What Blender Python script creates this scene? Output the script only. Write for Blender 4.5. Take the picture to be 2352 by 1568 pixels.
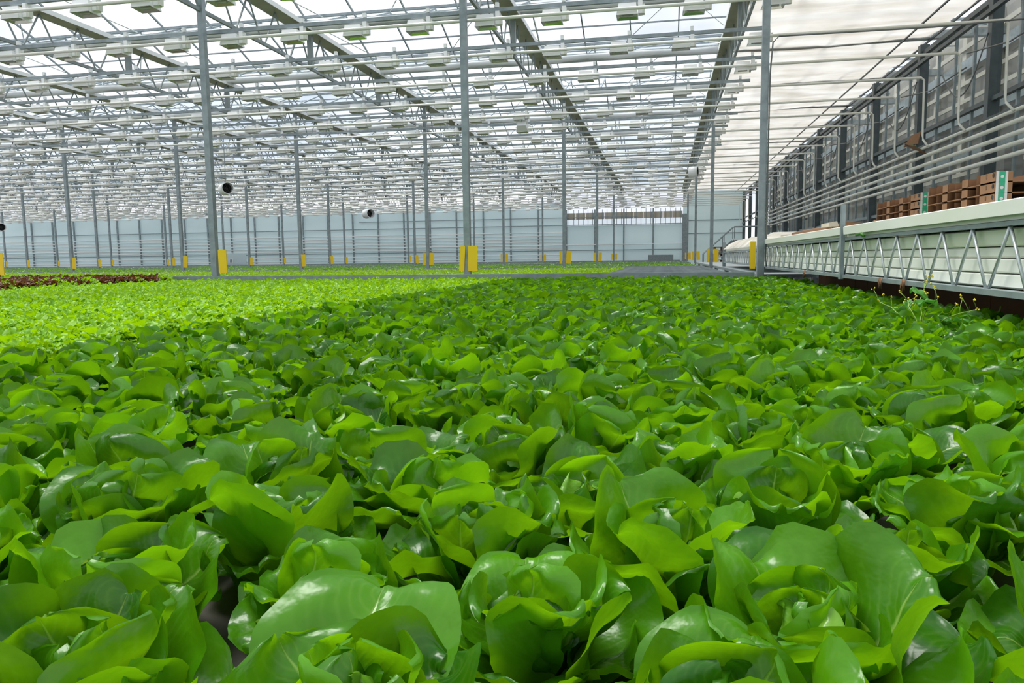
import bpy, math, random
import numpy as np
from mathutils import Matrix, Vector, Euler

random.seed(7)
rng = np.random.default_rng(7)
for o in list(bpy.data.objects):
    bpy.data.objects.remove(o)
scene = bpy.context.scene
col = scene.collection
pi = math.pi

# ------------------------------------------------------------------ camera
ZC = 1.30                      # eye height above the floor
FPX = 1725.0
def axes():
    c = np.array([1176.0, 784.0])
    Y = np.array([1525 - c[0], 588 - c[1], FPX]); Y /= np.linalg.norm(Y)
    X = -np.array([-7400 - c[0], 695 - c[1], FPX]); X -= Y * (X @ Y); X /= np.linalg.norm(X)
    Z = np.cross(X, Y)
    if Z[1] > 0: Z = -Z
    return np.stack([X, Y, Z], 1)
RC = axes()
cam_d = bpy.data.cameras.new('camera')
cam_d.sensor_fit = 'HORIZONTAL'; cam_d.sensor_width = 36.0
cam_d.lens = FPX / 2352 * 36.0
cam_d.clip_start = 0.02; cam_d.clip_end = 500
cam = bpy.data.objects.new('camera', cam_d); col.objects.link(cam)
M = Matrix(((RC[0, 0], -RC[1, 0], -RC[2, 0], 0), (RC[0, 1], -RC[1, 1], -RC[2, 1], 0), (RC[0, 2], -RC[1, 2], -RC[2, 2], ZC), (0, 0, 0, 1)))
cam.matrix_world = M
scene.camera = cam

def proj(x, y, z):
    v = RC @ np.array([x, y, z - ZC])
    if v[2] < 0.05: return None
    return 1176 + FPX * v[0] / v[2], 784 + FPX * v[1] / v[2], v[2]
def in_view(x, y, z, m=60):
    p = proj(x, y, z)
    return p is not None and -m < p[0] < 2352 + m and -m < p[1] < 1568 + m

# ------------------------------------------------------------------ world, light, exposure
w = bpy.data.worlds.new('overcast_sky'); scene.world = w; w.use_nodes = True
nt = w.node_tree; nt.nodes.clear()
wo = nt.nodes.new('ShaderNodeOutputWorld'); bg = nt.nodes.new('ShaderNodeBackground')
tc = nt.nodes.new('ShaderNodeTexCoord'); mp = nt.nodes.new('ShaderNodeMapping'); mp.inputs['Scale'].default_value = (1.6, 1.6, 4.5)
nz = nt.nodes.new('ShaderNodeTexNoise'); nz.inputs['Scale'].default_value = 1.7; nz.inputs['Detail'].default_value = 5
cr = nt.nodes.new('ShaderNodeValToRGB')
cr.color_ramp.elements[0].position = .40; cr.color_ramp.elements[0].color = (.60, .63, .71, 1)
cr.color_ramp.elements[1].position = .62; cr.color_ramp.elements[1].color = (1.0, 1.0, 1.02, 1)
L = nt.links
L.new(tc.outputs['Generated'], mp.inputs['Vector']); L.new(mp.outputs['Vector'], nz.inputs['Vector'])
L.new(nz.outputs['Fac'], cr.inputs['Fac']); L.new(cr.outputs['Color'], bg.inputs['Color']); L.new(bg.outputs['Background'], wo.inputs['Surface'])
bg.inputs['Strength'].default_value = .98
sun_d = bpy.data.lights.new('sun', 'SUN'); sun_d.energy = 3.0; sun_d.angle = math.radians(26); sun_d.color = (1, .97, .9)
sun = bpy.data.objects.new('sun', sun_d); col.objects.link(sun)
sun.rotation_euler = Vector((-0.35, 0.22, 1.0)).to_track_quat('Z', 'Y').to_euler(); sun.location = (0, 0, 30)
vs = scene.view_settings
vs.view_transform = 'Standard'; vs.look = 'None'; vs.gamma = 1; vs.use_curve_mapping = False
vs.exposure = 0.64

# ------------------------------------------------------------------ materials
MT = {}
def nodes_of(name):
    m = bpy.data.materials.new(name); m.use_nodes = True; m.node_tree.nodes.clear(); MT[name] = m
    return m, m.node_tree
def N(nt, t, **kw):
    n = nt.nodes.new(t)
    for k, v in kw.items():
        if k.startswith('_'): setattr(n, k[1:], v)
        else: n.inputs[k.replace('__', ' ')].default_value = v
    return n
def mathn(nt, op, a, b=None, clamp=False):
    n = nt.nodes.new('ShaderNodeMath'); n.operation = op; n.use_clamp = clamp
    for i, v in enumerate((a, b)):
        if v is None: continue
        if isinstance(v, (int, float)): n.inputs[i].default_value = v
        else: nt.links.new(v, n.inputs[i])
    return n.outputs[0]
def mixc(nt, fac, a, b):
    n = nt.nodes.new('ShaderNodeMix'); n.data_type = 'RGBA'
    for s, v in ((0, fac), (6, a), (7, b)):
        if isinstance(v, (int, float)): n.inputs[s].default_value = v
        elif isinstance(v, tuple): n.inputs[s].default_value = v + (1,)
        else: nt.links.new(v, n.inputs[s])
    return n.outputs[2]
def plain(name, c, rough=.5, metal=0.0, c2=None, scale=6.0, bump=0.0, stretch=(1, 1, 1), transl=0.0, spec=.5):
    m, t = nodes_of(name)
    out = N(t, 'ShaderNodeOutputMaterial'); b = N(t, 'ShaderNodeBsdfPrincipled')
    b.inputs['Roughness'].default_value = rough; b.inputs['Metallic'].default_value = metal
    b.inputs['Specular IOR Level'].default_value = spec
    b.inputs['Base Color'].default_value = c + (1,)
    colour = None
    if c2 or bump:
        tc = N(t, 'ShaderNodeTexCoord'); mp = N(t, 'ShaderNodeMapping'); mp.inputs['Scale'].default_value = stretch
        t.links.new(tc.outputs['Object'], mp.inputs['Vector'])
        nz = N(t, 'ShaderNodeTexNoise'); nz.inputs['Scale'].default_value = scale; nz.inputs['Detail'].default_value = 5
        t.links.new(mp.outputs['Vector'], nz.inputs['Vector'])
        if c2:
            rp = N(t, 'ShaderNodeMapRange'); rp.inputs[1].default_value = .35; rp.inputs[2].default_value = .7
            t.links.new(nz.outputs['Fac'], rp.inputs[0])
            colour = mixc(t, rp.outputs[0], c, c2); t.links.new(colour, b.inputs['Base Color'])
        if bump:
            bp = N(t, 'ShaderNodeBump'); bp.inputs['Strength'].default_value = bump; bp.inputs['Distance'].default_value = .02
            t.links.new(nz.outputs['Fac'], bp.inputs['Height']); t.links.new(bp.outputs['Normal'], b.inputs['Normal'])
    if transl:
        tr = N(t, 'ShaderNodeBsdfTranslucent'); tr.inputs['Color'].default_value = c + (1,)
        if colour: t.links.new(colour, tr.inputs['Color'])
        mx = N(t, 'ShaderNodeMixShader'); mx.inputs[0].default_value = transl
        t.links.new(b.outputs[0], mx.inputs[1]); t.links.new(tr.outputs[0], mx.inputs[2]); t.links.new(mx.outputs[0], out.inputs[0])
    else:
        t.links.new(b.outputs[0], out.inputs[0])
    return m
plain('galvanised', (.31, .36, .38), .42, .35, (.22, .265, .28), 9)
plain('galvanised_bright', (.55, .59, .60), .35, .5, (.40, .45, .46), 14)
plain('dark_steel', (.10, .125, .135), .45, .3, (.07, .085, .09), 5)
plain('truss_steel', (.27, .31, .31), .5, .15, (.20, .235, .23), 4)
plain('beam_bounce_olive', (.33, .34, .22), .5, .1, (.26, .27, .16), 3)  # olive is green bounce from the crop, put into the beam colour
plain('white_paint', (.85, .87, .86), .35)
plain('pipe_paint', (.80, .81, .76), .35, 0, (.70, .71, .62), 2)
plain('lamp_white', (.90, .91, .91), .4)
plain('lamp_alloy', (.82, .85, .80), .22, .9)
plain('yellow', (.95, .64, .004), .45)
plain('film', (.80, .89, .90), .55, 0, (.72, .83, .84), .5, .15, (.25, 1, 1), transl=.35)
plain('cloth', (.86, .84, .81), .8, 0, (.62, .57, .50), 1.3, 1.0, (.5, 1.3, 1), transl=.5)
plain('roll', (.85, .86, .86), .7, 0, (.70, .73, .75), 4, .4, (.3, 1, 1), transl=.3)
plain('gutter_white', (.86, .87, .81), .4, 0, (.79, .82, .70), 2.5, 0, (.3, .5, 3))
plain('moss_white', (.74, .80, .58), .45, 0, (.82, .85, .76), 2.2, 0, (.3, .6, 3))
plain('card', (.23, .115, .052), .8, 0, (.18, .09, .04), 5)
plain('card_shaded', (.13, .065, .03), .9)  # card darkened to carry the shade under the rack; tray slots share it
plain('print_green', (.01, .26, .13), .5)
plain('print_white', (.45, .46, .44), .5)
plain('black', (.012, .013, .014), .5)
plain('concrete', (.30, .29, .27), .8, 0, (.22, .21, .2), 3)
plain('tray', (.06, .052, .042), .8, 0, (.03, .027, .02), 12)
plain('wood', (.20, .10, .05), .75, 0, (.12, .055, .028), 6)
plain('wood_pale', (.52, .47, .38), .8, 0, (.42, .37, .29), 1.0, 0, (3, 3, .3))
plain('corridor', (.36, .35, .32), .8, 0, (.22, .22, .21), .8)
plain('corridor_cream', (.52, .50, .43), .7, 0, (.40, .39, .34), 1.5)
plain('cable', (.16, .17, .17), .5)
plain('sprig_stem', (.22, .36, .05), .5)
plain('sprig_leaf', (.10, .34, .03), .45, 0, (.06, .24, .02), 20, transl=.35)
plain('flower', (.75, .62, .02), .5)
plain('blue_print', (.05, .4, .5), .5)

# roof and wall glass: thin panes
def glass(name, refl, tint):
    m, t = nodes_of(name)
    out = N(t, 'ShaderNodeOutputMaterial'); tr = N(t, 'ShaderNodeBsdfTransparent'); tr.inputs[0].default_value = tint + (1,)
    gl = N(t, 'ShaderNodeBsdfGlossy'); gl.inputs['Roughness'].default_value = .05; gl.inputs['Color'].default_value = (.9, .95, 1, 1)
    mx = N(t, 'ShaderNodeMixShader'); mx.inputs[0].default_value = refl
    t.links.new(tr.outputs[0], mx.inputs[1]); t.links.new(gl.outputs[0], mx.inputs[2]); t.links.new(mx.outputs[0], out.inputs[0])
glass('roof_glass', .035, (.95, .975, .985)); glass('wall_glass', .06, (.86, .89, .89))

def leafmat(name, c_dark, c_light, c_rib, t_col, rough=.27, transl=.40, vein=1.0, bump=.55):
    m, t = nodes_of(name); lk = t.links
    out = N(t, 'ShaderNodeOutputMaterial')
    uv = N(t, 'ShaderNodeUVMap'); sp = N(t, 'ShaderNodeSeparateXYZ'); lk.new(uv.outputs[0], sp.inputs[0])
    u = mathn(t, 'ABSOLUTE', mathn(t, 'SUBTRACT', sp.outputs[0], .5)); v = sp.outputs[1]
    rw = mathn(t, 'ADD', mathn(t, 'MULTIPLY', mathn(t, 'SUBTRACT', 1.0, v), .045), .006)
    rib = mathn(t, 'SUBTRACT', 1.0, mathn(t, 'DIVIDE', u, rw), True)
    ph = mathn(t, 'MULTIPLY', mathn(t, 'SUBTRACT', v, mathn(t, 'MULTIPLY', u, 1.1)), 34.0)
    # wobble of the side veins
    tc = N(t, 'ShaderNodeTexCoord')
    nz0 = N(t, 'ShaderNodeTexNoise'); nz0.inputs['Scale'].default_value = 28; lk.new(tc.outputs['Object'], nz0.inputs['Vector'])
    ph = mathn(t, 'ADD', ph, mathn(t, 'MULTIPLY', nz0.outputs['Fac'], 5.0))
    sv = mathn(t, 'POWER', mathn(t, 'ABSOLUTE', mathn(t, 'SINE', ph)), 7.0)
    sv = mathn(t, 'MULTIPLY', sv, mathn(t, 'SUBTRACT', 1.0, mathn(t, 'MULTIPLY', u, 1.9), True))
    oi = N(t, 'ShaderNodeObjectInfo'); ge = N(t, 'ShaderNodeNewGeometry')
    rnd = mathn(t, 'FRACT', mathn(t, 'ADD', oi.outputs['Random'], ge.outputs['Random Per Island']))
    nz = N(t, 'ShaderNodeTexNoise'); nz.inputs['Scale'].default_value = 16; nz.inputs['Detail'].default_value = 3; lk.new(tc.outputs['Object'], nz.inputs['Vector'])
    fac = mathn(t, 'ADD', mathn(t, 'MULTIPLY', rnd, .75), mathn(t, 'MULTIPLY', mathn(t, 'SUBTRACT', nz.outputs['Fac'], .4), .8), True)
    base = mixc(t, fac, c_dark, c_light)
    base = mixc(t, mathn(t, 'MULTIPLY', sv, .13 * vein), base, c_rib)
    base = mixc(t, mathn(t, 'MULTIPLY', rib, .8 * vein), base, c_rib)
    nb = N(t, 'ShaderNodeTexNoise'); nb.inputs['Scale'].default_value = 75; nb.inputs['Detail'].default_value = 2; lk.new(tc.outputs['Object'], nb.inputs['Vector'])
    nb2 = N(t, 'ShaderNodeTexNoise'); nb2.inputs['Scale'].default_value = 34; nb2.inputs['Detail'].default_value = 1; lk.new(tc.outputs['Object'], nb2.inputs['Vector'])
    hgt = mathn(t, 'ADD', mathn(t, 'ADD', mathn(t, 'MULTIPLY', nb.outputs['Fac'], .5), mathn(t, 'MULTIPLY', nb2.outputs['Fac'], .75)), mathn(t, 'MULTIPLY', mathn(t, 'ADD', mathn(t, 'MULTIPLY', sv, .2), rib), -.3 * vein))
    bp = N(t, 'ShaderNodeBump'); bp.inputs['Strength'].default_value = bump; bp.inputs['Distance'].default_value = .004
    lk.new(hgt, bp.inputs['Height'])
    b = N(t, 'ShaderNodeBsdfPrincipled'); b.inputs['Roughness'].default_value = rough; b.inputs['Specular IOR Level'].default_value = .58
    lk.new(base, b.inputs['Base Color']); lk.new(bp.outputs[0], b.inputs['Normal'])
    tr = N(t, 'ShaderNodeBsdfTranslucent'); lk.new(bp.outputs[0], tr.inputs['Normal'])
    lk.new(mixc(t, fac, tuple(x * .55 for x in t_col), t_col), tr.inputs['Color'])
    mx = N(t, 'ShaderNodeMixShader'); mx.inputs[0].default_value = transl
    lk.new(b.outputs[0], mx.inputs[1]); lk.new(tr.outputs[0], mx.inputs[2]); lk.new(mx.outputs[0], out.inputs[0])
leafmat('leaf', (.015, .115, .002), (.125, .39, .004), (.38, .60, .12), (.29, .64, .004), rough=.29, transl=.45)
leafmat('leaf_heart', (.12, .36, .015), (.28, .54, .05), (.55, .72, .25), (.45, .75, .05), bump=.6)
leafmat('frill', (.19, .48, .001), (.34, .64, .0012), (.45, .70, .03), (.44, .74, .002), rough=.45, transl=.45, vein=.2, bump=.2)
leafmat('frill_red', (.06, .014, .008), (.20, .06, .012), (.2, .1, .03), (.24, .09, .015), rough=.45, transl=.3, vein=.2, bump=.2)

# ------------------------------------------------------------------ mesh helpers
class MB:
    def __init__(s): s.v = []; s.f = []
    def add(s, vs, fs):
        b = len(s.v); s.v.extend([tuple(p) for p in vs]); s.f.extend([tuple(i + b for i in f) for f in fs]); return s
    def box(s, x0, x1, y0, y1, z0, z1):
        return s.add([(x0, y0, z0), (x1, y0, z0), (x1, y1, z0), (x0, y1, z0), (x0, y0, z1), (x1, y0, z1), (x1, y1, z1), (x0, y1, z1)],
                     [(0, 3, 2, 1), (4, 5, 6, 7), (0, 1, 5, 4), (1, 2, 6, 5), (2, 3, 7, 6), (3, 0, 4, 7)])
    def tube(s, pts, r, n=8, caps=True):
        pts = [Vector(p) for p in pts]; rings = []
        for i, p in enumerate(pts):
            d = (pts[min(i + 1, len(pts) - 1)] - pts[max(i - 1, 0)]).normalized()
            a = d.cross(Vector((0, 0, 1)) if abs(d.z) < .9 else Vector((1, 0, 0))).normalized(); b = d.cross(a)
            rr = r[i] if isinstance(r, (list, tuple)) else r
            rings.append([p + (a * math.cos(2 * pi * k / n) + b * math.sin(2 * pi * k / n)) * rr for k in range(n)])
        vs = [q for R in rings for q in R]; fs = []
        for i in range(len(pts) - 1):
            for k in range(n):
                fs.append((i * n + k, i * n + (k + 1) % n, (i + 1) * n + (k + 1) % n, (i + 1) * n + k))
        if caps: fs += [tuple(range(n - 1, -1, -1)), tuple((len(pts) - 1) * n + k for k in range(n))]
        return s.add(vs, fs)
    def bar(s, p0, p1, wd, ht):        # rectangular bar
        p0 = Vector(p0); p1 = Vector(p1); d = (p1 - p0).normalized()
        a = d.cross(Vector((0, 0, 1)) if abs(d.z) < .95 else Vector((0, 1, 0))).normalized(); b = a.cross(d).normalized()
        vs = []
        for p in (p0, p1):
            for i, j in ((-1, -1), (1, -1), (1, 1), (-1, 1)): vs.append(p + a * (i * wd / 2) + b * (j * ht / 2))
        return s.add(vs, [(0, 1, 2, 3), (7, 6, 5, 4), (0, 4, 5, 1), (1, 5, 6, 2), (2, 6, 7, 3), (3, 7, 4, 0)])
    def prism(s, poly, ax, a0, a1):    # extrude a 2-d polygon along axis ax
        n = len(poly); vs = []
        for a in (a0, a1):
            for p, q in poly:
                vs.append((a, p, q) if ax == 'x' else (p, a, q) if ax == 'y' else (p, q, a))
        fs = [tuple(range(n)), tuple(range(2 * n - 1, n - 1, -1))] + [(i, n + i, n + (i + 1) % n, (i + 1) % n) for i in range(n)]
        return s.add(vs, fs)
    def mesh(s, name, mat, smooth=False):
        me = bpy.data.meshes.new(name); me.from_pydata(s.v, [], s.f); me.materials.append(MT[mat])
        if smooth: me.polygons.foreach_set('use_smooth', [True] * len(me.polygons))
        me.update(); return me
    def build(s, name, mat, parent=None, loc=(0, 0, 0), smooth=False):
        return link(name, s.mesh(name, mat, smooth), parent, loc)
def link(name, me, parent=None, loc=(0, 0, 0), rot=(0, 0, 0), sc=(1, 1, 1)):
    o = bpy.data.objects.new(name, me); col.objects.link(o); o.parent = parent
    o.location = loc; o.rotation_euler = rot; o.scale = sc if isinstance(sc, tuple) else (sc,) * 3
    return o
def tag(o, label, cat, group=None):
    o['label'] = label; o['category'] = cat
    if group: o['group'] = group
    return o
def struct(o): o['kind'] = 'structure'; return o
def stuff(o): o['kind'] = 'stuff'; return o
def thing(name, loc, label, cat, group=None, rz=0):
    return tag(link(name, None, None, loc, (0, 0, rz)), label, cat, group)
def bigmesh(name, V, F, mat, UV=None, parent=None):   # numpy verts, quads
    me = bpy.data.meshes.new(name)
    me.vertices.add(len(V)); me.vertices.foreach_set('co', V.astype(np.float32).ravel())
    nf = len(F); me.loops.add(nf * 4); me.loops.foreach_set('vertex_index', F.astype(np.int32).ravel())
    me.polygons.add(nf); me.polygons.foreach_set('loop_start', np.arange(nf, dtype=np.int32) * 4)
    if UV is not None:
        l = me.uv_layers.new(name='UVMap'); l.data.foreach_set('uv', UV[F.ravel()].astype(np.float32).ravel())
    me.polygons.foreach_set('use_smooth', np.ones(nf, bool)); me.materials.append(MT[mat])
    me.update(calc_edges=True); me.validate()
    return me
Z = lambda h: ZC + h           # heights below are measured from the eye
CANOPY = -.30; BED = -.455     # leaf tops and bed surface

# ------------------------------------------------------------------ the setting
GY = [-8.24 + 4 * i for i in range(18)]          # roof gutters, 4 m apart, to y = 59.76
ROWS = [11.76 + 12 * i for i in range(4)]        # column rows
BACK = 59.76
CX = [1.41 - 4.5 * k for k in range(14)]         # column lines / trusses
WALLX = 5.91
def left(y): return min(-6.0, -1.05 * y - 6.0)

ORD = ['zeroth', 'first', 'second', 'third', 'fourth', 'fifth', 'sixth', 'seventh', 'eighth', 'ninth', 'tenth', 'eleventh', 'twelfth', 'thirteenth', 'fourteenth', 'fifteenth',
       'sixteenth', 'seventeenth', 'eighteenth', 'nineteenth', 'twentieth']
def ordn(n):
    if n <= 20: return ORD[n]
    return {2: 'twenty', 3: 'thirty', 4: 'forty', 5: 'fifty'}[n // 10] + ('-' + ORD[n % 10] if n % 10 else 'eth').replace('yeth', 'ieth')
fl = struct(MB().box(-72, 16, -14, 66, -.2, 0).build('floor', 'concrete'))

# ceiling: glass roof on gutters
ceil = struct(link('ceiling', None, None, (0, 0, Z(5.05))))
RISE = .82
for gy in GY:
    xl = max(-62, left(gy + 6))
    g = MB().prism([(-.13, .06), (-.10, -.10), (.10, -.10), (.13, .06), (.10, .06), (.08, -.05), (-.08, -.05), (-.10, .06)], 'x', xl, 7.6)
    g.build('gutter', 'galvanised_bright', ceil, (0, gy, 0))
PW = 1.125
pane_dn = bpy.data.meshes.new('pane'); pane_dn.from_pydata([(0, 0, RISE), (PW, 0, RISE), (PW, 2, .05), (0, 2, .05)], [], [(0, 1, 2, 3)]); pane_dn.materials.append(MT['roof_glass'])
pane_up = bpy.data.meshes.new('pane'); pane_up.from_pydata([(0, 0, .05), (PW, 0, .05), (PW, 2, RISE), (0, 2, RISE)], [], [(0, 1, 2, 3)]); pane_up.materials.append(MT['roof_glass'])
slots = []; bars = MB(); braces = MB()
for gi in range(len(GY) - 1):
    y0 = GY[gi]
    xl = max(-62, left(y0 + 6)); n = int((1.41 - xl) / PW)
    MB().box(xl, 7.6, -.03, .03, RISE, RISE + .06).build('ridge', 'galvanised', ceil, (0, y0 + 2, 0))
    MB().box(xl, 7.6, -.015, .015, -.03, .0).build('purlin', 'galvanised', ceil, (0, y0 + 1.05, .05 + (RISE - .05) * .525 - .01))
    MB().box(xl, 7.6, -.015, .015, -.03, .0).build('purlin', 'galvanised', ceil, (0, y0 + 2.95, .05 + (RISE - .05) * .525 - .01))
    for k in range(-5, n):
        x = 1.41 - PW * (k + 1)
        slots.append((0, x, y0)); slots.append((1, x, y0 + 2))
        if y0 > 4:
            bars.bar((x, y0, .03), (x, y0 + 2, RISE - .02), .028, .04); bars.bar((x, y0 + 2, RISE - .02), (x, y0 + 4, .03), .028, .04)
    if y0 > 2:
        for k in range(len(CX)):
            x = CX[k] - 1.1
            if x < xl + 3: continue
            for sx in (-1, 1):
                braces.tube([(x, y0 + 2, RISE - .03), (x + sx * 1.5, y0 + 3.85, .1)], .011, 4)
                braces.tube([(x, y0 + 2, RISE - .03), (x + sx * 1.5, y0 + .15, .1)], .011, 4)
stuff(bars.build('glazing_bars', 'galvanised', ceil)); stuff(braces.build('brace_rods', 'galvanised_bright', ceil))
def score(s):
    p = proj(s[1] + PW / 2, s[2] + 1, Z(5.45))
    if p is None or not (-80 < p[0] < 2430 and -80 < p[1] < 700): return 1e6
    return p[2]
slots.sort(key=score)
for s in slots[:300]: link('pane', pane_up if s[0] == 0 else pane_dn, ceil, (s[1], s[2], 0))
V = []; 
for s in slots[300:]:
    a, b = (.05, RISE) if s[0] == 0 else (RISE, .05)
    V += [(s[1], s[2], a), (s[1] + PW, s[2], a), (s[1] + PW, s[2] + 2, b), (s[1], s[2] + 2, b)]
V = np.array(V); F = np.arange(len(V)).reshape(-1, 4)
stuff(link('glass_sheet', bigmesh('glass_sheet', V, F, 'roof_glass'), ceil))

# far wall with its white film, posts, rails and heating pipes
wb = struct(link('wall_back', None, None, (0, BACK, 0)))
MB().box(-66, -7.6, .12, .16, 0, Z(4.3)).build('film', 'film', wb)
MB().box(-7.6, 1.41, .12, .16, 0, Z(2.45)).build('film', 'film', wb)
for k in range(1, 27): MB().box(-.055, .055, -.06, .06, 0, Z(4.2 if k > 4 else 3.7)).build('post', 'galvanised', wb, (1.41 - 2.25 * k, 0, 0))
for h in (2.5, .52): MB().box(-66, 1.41, -.03, .03, -.03, .03).build('rail', 'galvanised', wb, (0, 0, Z(h)))
MB().box(-25, -2, -.03, .03, -.025, .025).build('rail', 'galvanised', wb, (0, 0, Z(3.1)))
for h in (1.95, 1.7, 1.45, 1.2, .95, .7, .2, -.1, -.3): MB().tube([(-66, -.14, 0), (-7.6, -.14, 0)], .042 if h != .95 else .06, 6).build('heating_pipe', 'white_paint', wb, (0, 0, Z(h)))
MB().tube([(-7.6, -.14, 0), (1.4, -.14, 0)], .04, 6).build('heating_pipe', 'white_paint', wb, (0, 0, Z(.95)))
# brown boards and a band of glass above the low film
for i in range(12): MB().box(-7.6 + .75 * i, -7.6 + .75 * i + .72, .2, .26, Z(2.95), Z(3.45)).build('plank', 'wood_pale', wb)
MB().box(-7.6, 1.41, .2, .22, Z(2.45), Z(2.95)).build('pane', 'wall_glass', wb)
for i in range(24): MB().box(-.02, .02, -.02, .02, Z(2.45), Z(3.7)).build('mullion', 'galvanised', wb, (-7.4 + .375 * i, .18, 0))
# gable end of the side aisle
MB().box(1.41, WALLX, .12, .18, 0, Z(4.9)).build('gable_panel', 'film', wb)
MB().box(1.35, 1.75, -.3, .1, 0, Z(3.2)).build('corner_post', 'galvanised', wb)
for h in (2.7, 1.7): MB().box(1.75, WALLX, .03, .1, -.03, .03).build('rail', 'galvanised', wb, (0, 0, Z(h)))

wl_ = struct(link('wall_left', None, None, (-66, 0, 0)))
MB().box(-.1, 0, -14, BACK, 0, Z(4.9)).build('film', 'film', wl_)
wfr = struct(link('wall_front', None, None, (0, -13.5, 0)))
MB().box(-66, 7.7, -.1, 0, 0, Z(4.9)).build('film', 'film', wfr)
# glazed partition along the right side
wr = struct(link('wall_right', None, None, (WALLX, 0, 0)))
WT = 4.62
posts_y = [y for y in GY if y > 2]
for y in posts_y: MB().box(-.10, .10, -.09, .09, 0, Z(WT + .2)).build('post', 'dark_steel', wr, (0, y, 0))
MB().box(-.05, .05, 3, BACK, -.05, .05).build('top_rail', 'dark_steel', wr, (0, 0, Z(WT)))
MB().box(-.04, .04, 3, BACK, -.04, .04).build('top_rail', 'dark_steel', wr, (-.12, 0, Z(WT - .25)))
MB().box(-.05, .05, 3, BACK, -.04, .04).build('mid_rail', 'dark_steel', wr, (0, 0, Z(2.80)))
MB().box(-.02, .02, 3, BACK, -.02, .02).build('cable_tray', 'dark_steel', wr, (-.14, 0, Z(2.42)))
MB().box(-.04, .04, 3, BACK, -.04, .04).build('low_rail', 'galvanised', wr, (0, 0, Z(1.05)))
mul = MB().box(-.025, .025, -.03, .03, 0, Z(WT)).mesh('mullion', 'galvanised')
for i in range(0, 44):
    y = 4.76 + i * 1.0
    if (i % 4) != 3: link('mullion', mul, wr, (.03, y, 0))
for zz, hh in ((.3, 2.46), (Z(2.84), WT - 2.84 - .05)):
    pm = bpy.data.meshes.new('pane'); h0 = Z(2.76) if zz == .3 else Z(WT - .05)
    pm.from_pydata([(0, 0, zz), (0, 1, zz), (0, 1, h0), (0, 0, h0)], [], [(0, 1, 2, 3)]); pm.materials.append(MT['wall_glass'])
    for i in range(-1, 52):
        link('pane', pm, wr, (.03, 4.76 + i, 0))
# the aisle beyond the partition
wf = struct(link('wall_corridor', None, None, (7.65, 0, 0)))
MB().box(0, .1, 2, BACK, 0, Z(5.7)).build('panel', 'corridor', wf)
cp = MB().box(-.10, 0, -.13, .13, 0, Z(5.6)).mesh('post', 'corridor_cream')
for i in range(28): link('post', cp, wf, (0, 4 + i * 2.0, 0))
for h, r in ((5.2, .06), (4.75, .14), (4.3, .05), (3.85, .05), (3.45, .13), (3.1, .05), (2.5, .14), (2.0, .05), (1.5, .12), (1.0, .05)):
    MB().box(-.15, -.10, 2, BACK, -r, r).build('rail', 'corridor_cream' if r < .1 else 'galvanised', wf, (0, 0, Z(h)))
for i in range(9):
    MB().box(-.75, -.4, 0, 1.3, 0, Z(1.2 + .5 * (i % 3))).build('bay', 'corridor_cream' if i % 2 else 'corridor', wf, (0, 9 + i * 4.3, 0))

# white shading cloth drawn under the roof of the side aisle
cv = []; ny, nx = 110, 12
for j in range(ny + 1):
    y = 5 + (BACK - 5) * j / ny
    for i in range(nx + 1):
        x = 1.5 + (6.0 - 1.5) * i / nx
        cv.append((x, y, .05 * math.sin(y * 3.14 / 2) * math.sin(x * .6) + .03 * math.sin(y * 4.1 + x * 1.5) + random.uniform(-.012, .012)))
cf = [(j * (nx + 1) + i, j * (nx + 1) + i + 1, (j + 1) * (nx + 1) + i + 1, (j + 1) * (nx + 1) + i) for j in range(ny) for i in range(nx)]
cl = MB().add(cv, cf).build('shade_cloth', 'cloth', None, (0, 0, Z(4.95)), True)
tag(cl, 'white stained shading cloth stretched under the roof of the side aisle', 'shade cloth')
tag(MB().box(-.02, .02, 5, BACK, -.02, .02).build('cloth_rail', 'dark_steel', None, (6.02, 0, Z(4.92))), 'dark thin rail along the open edge of the white shading cloth', 'rail')
tag(MB().box(-.015, .015, 5, BACK, -.015, .015).build('cloth_cable', 'dark_steel', None, (5.2, 0, Z(4.72))), 'dark cable running beneath the white shading cloth', 'cable')

# ------------------------------------------------------------------ trusses
def truss_parts(parent, detail, me):
    bm_ = link('top_beam', me['beam'], parent); link('flange', me['flange'], bm_); link('bottom_chord', me['chord'], parent)
    if detail:
        for i in range(12):
            link('diagonal', me['d0'], parent, (0, i * 1.0, 0)); link('diagonal', me['d1'], parent, (0, i * 1.0, 0))
        for i in (1, 2): link('strut', me['post'], parent, (0, 4 * i, 0))
    else:
        link('lattice', me['lattice'], parent)
ZB, ZT_ = 4.15, 4.88
tm = {}
b = MB().box(-.17, .17, 0, 11.9, 0, .012); tm['flange'] = MB().box(.17, .18, 0, 11.9, -.01, .085).box(-.18, -.17, 0, 11.9, -.01, .085).mesh('flange', 'white_paint')
for i in range(24): b.box(.10, .125, .2 + .5 * i, .26 + .5 * i, -.004, .0)
tm['beam'] = b.mesh('top_beam', 'beam_bounce_olive')
tm['chord'] = MB().box(-.025, .025, 0, 12, -.03, .03).mesh('bottom_chord', 'truss_steel')
H = ZT_ - ZB
tm['d0'] = MB().bar((0, .05, 0), (0, .5, H), .024, .024).mesh('diagonal', 'truss_steel')
tm['d1'] = MB().bar((0, .5, H), (0, .95, 0), .024, .024).mesh('diagonal', 'truss_steel')
tm['post'] = MB().box(-.05, .05, -.05, .05, 0, H).mesh('strut', 'truss_steel')
lt = MB()
for i in range(12): lt.bar((0, i + .05, 0), (0, i + .5, H), .03, .03); lt.bar((0, i + .5, H), (0, i + .95, 0), .03, .03)
for i in (1, 2): lt.box(-.05, .05, 4 * i - .05, 4 * i + .05, 0, H)
tm['lattice'] = lt.mesh('lattice', 'truss_steel')
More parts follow.
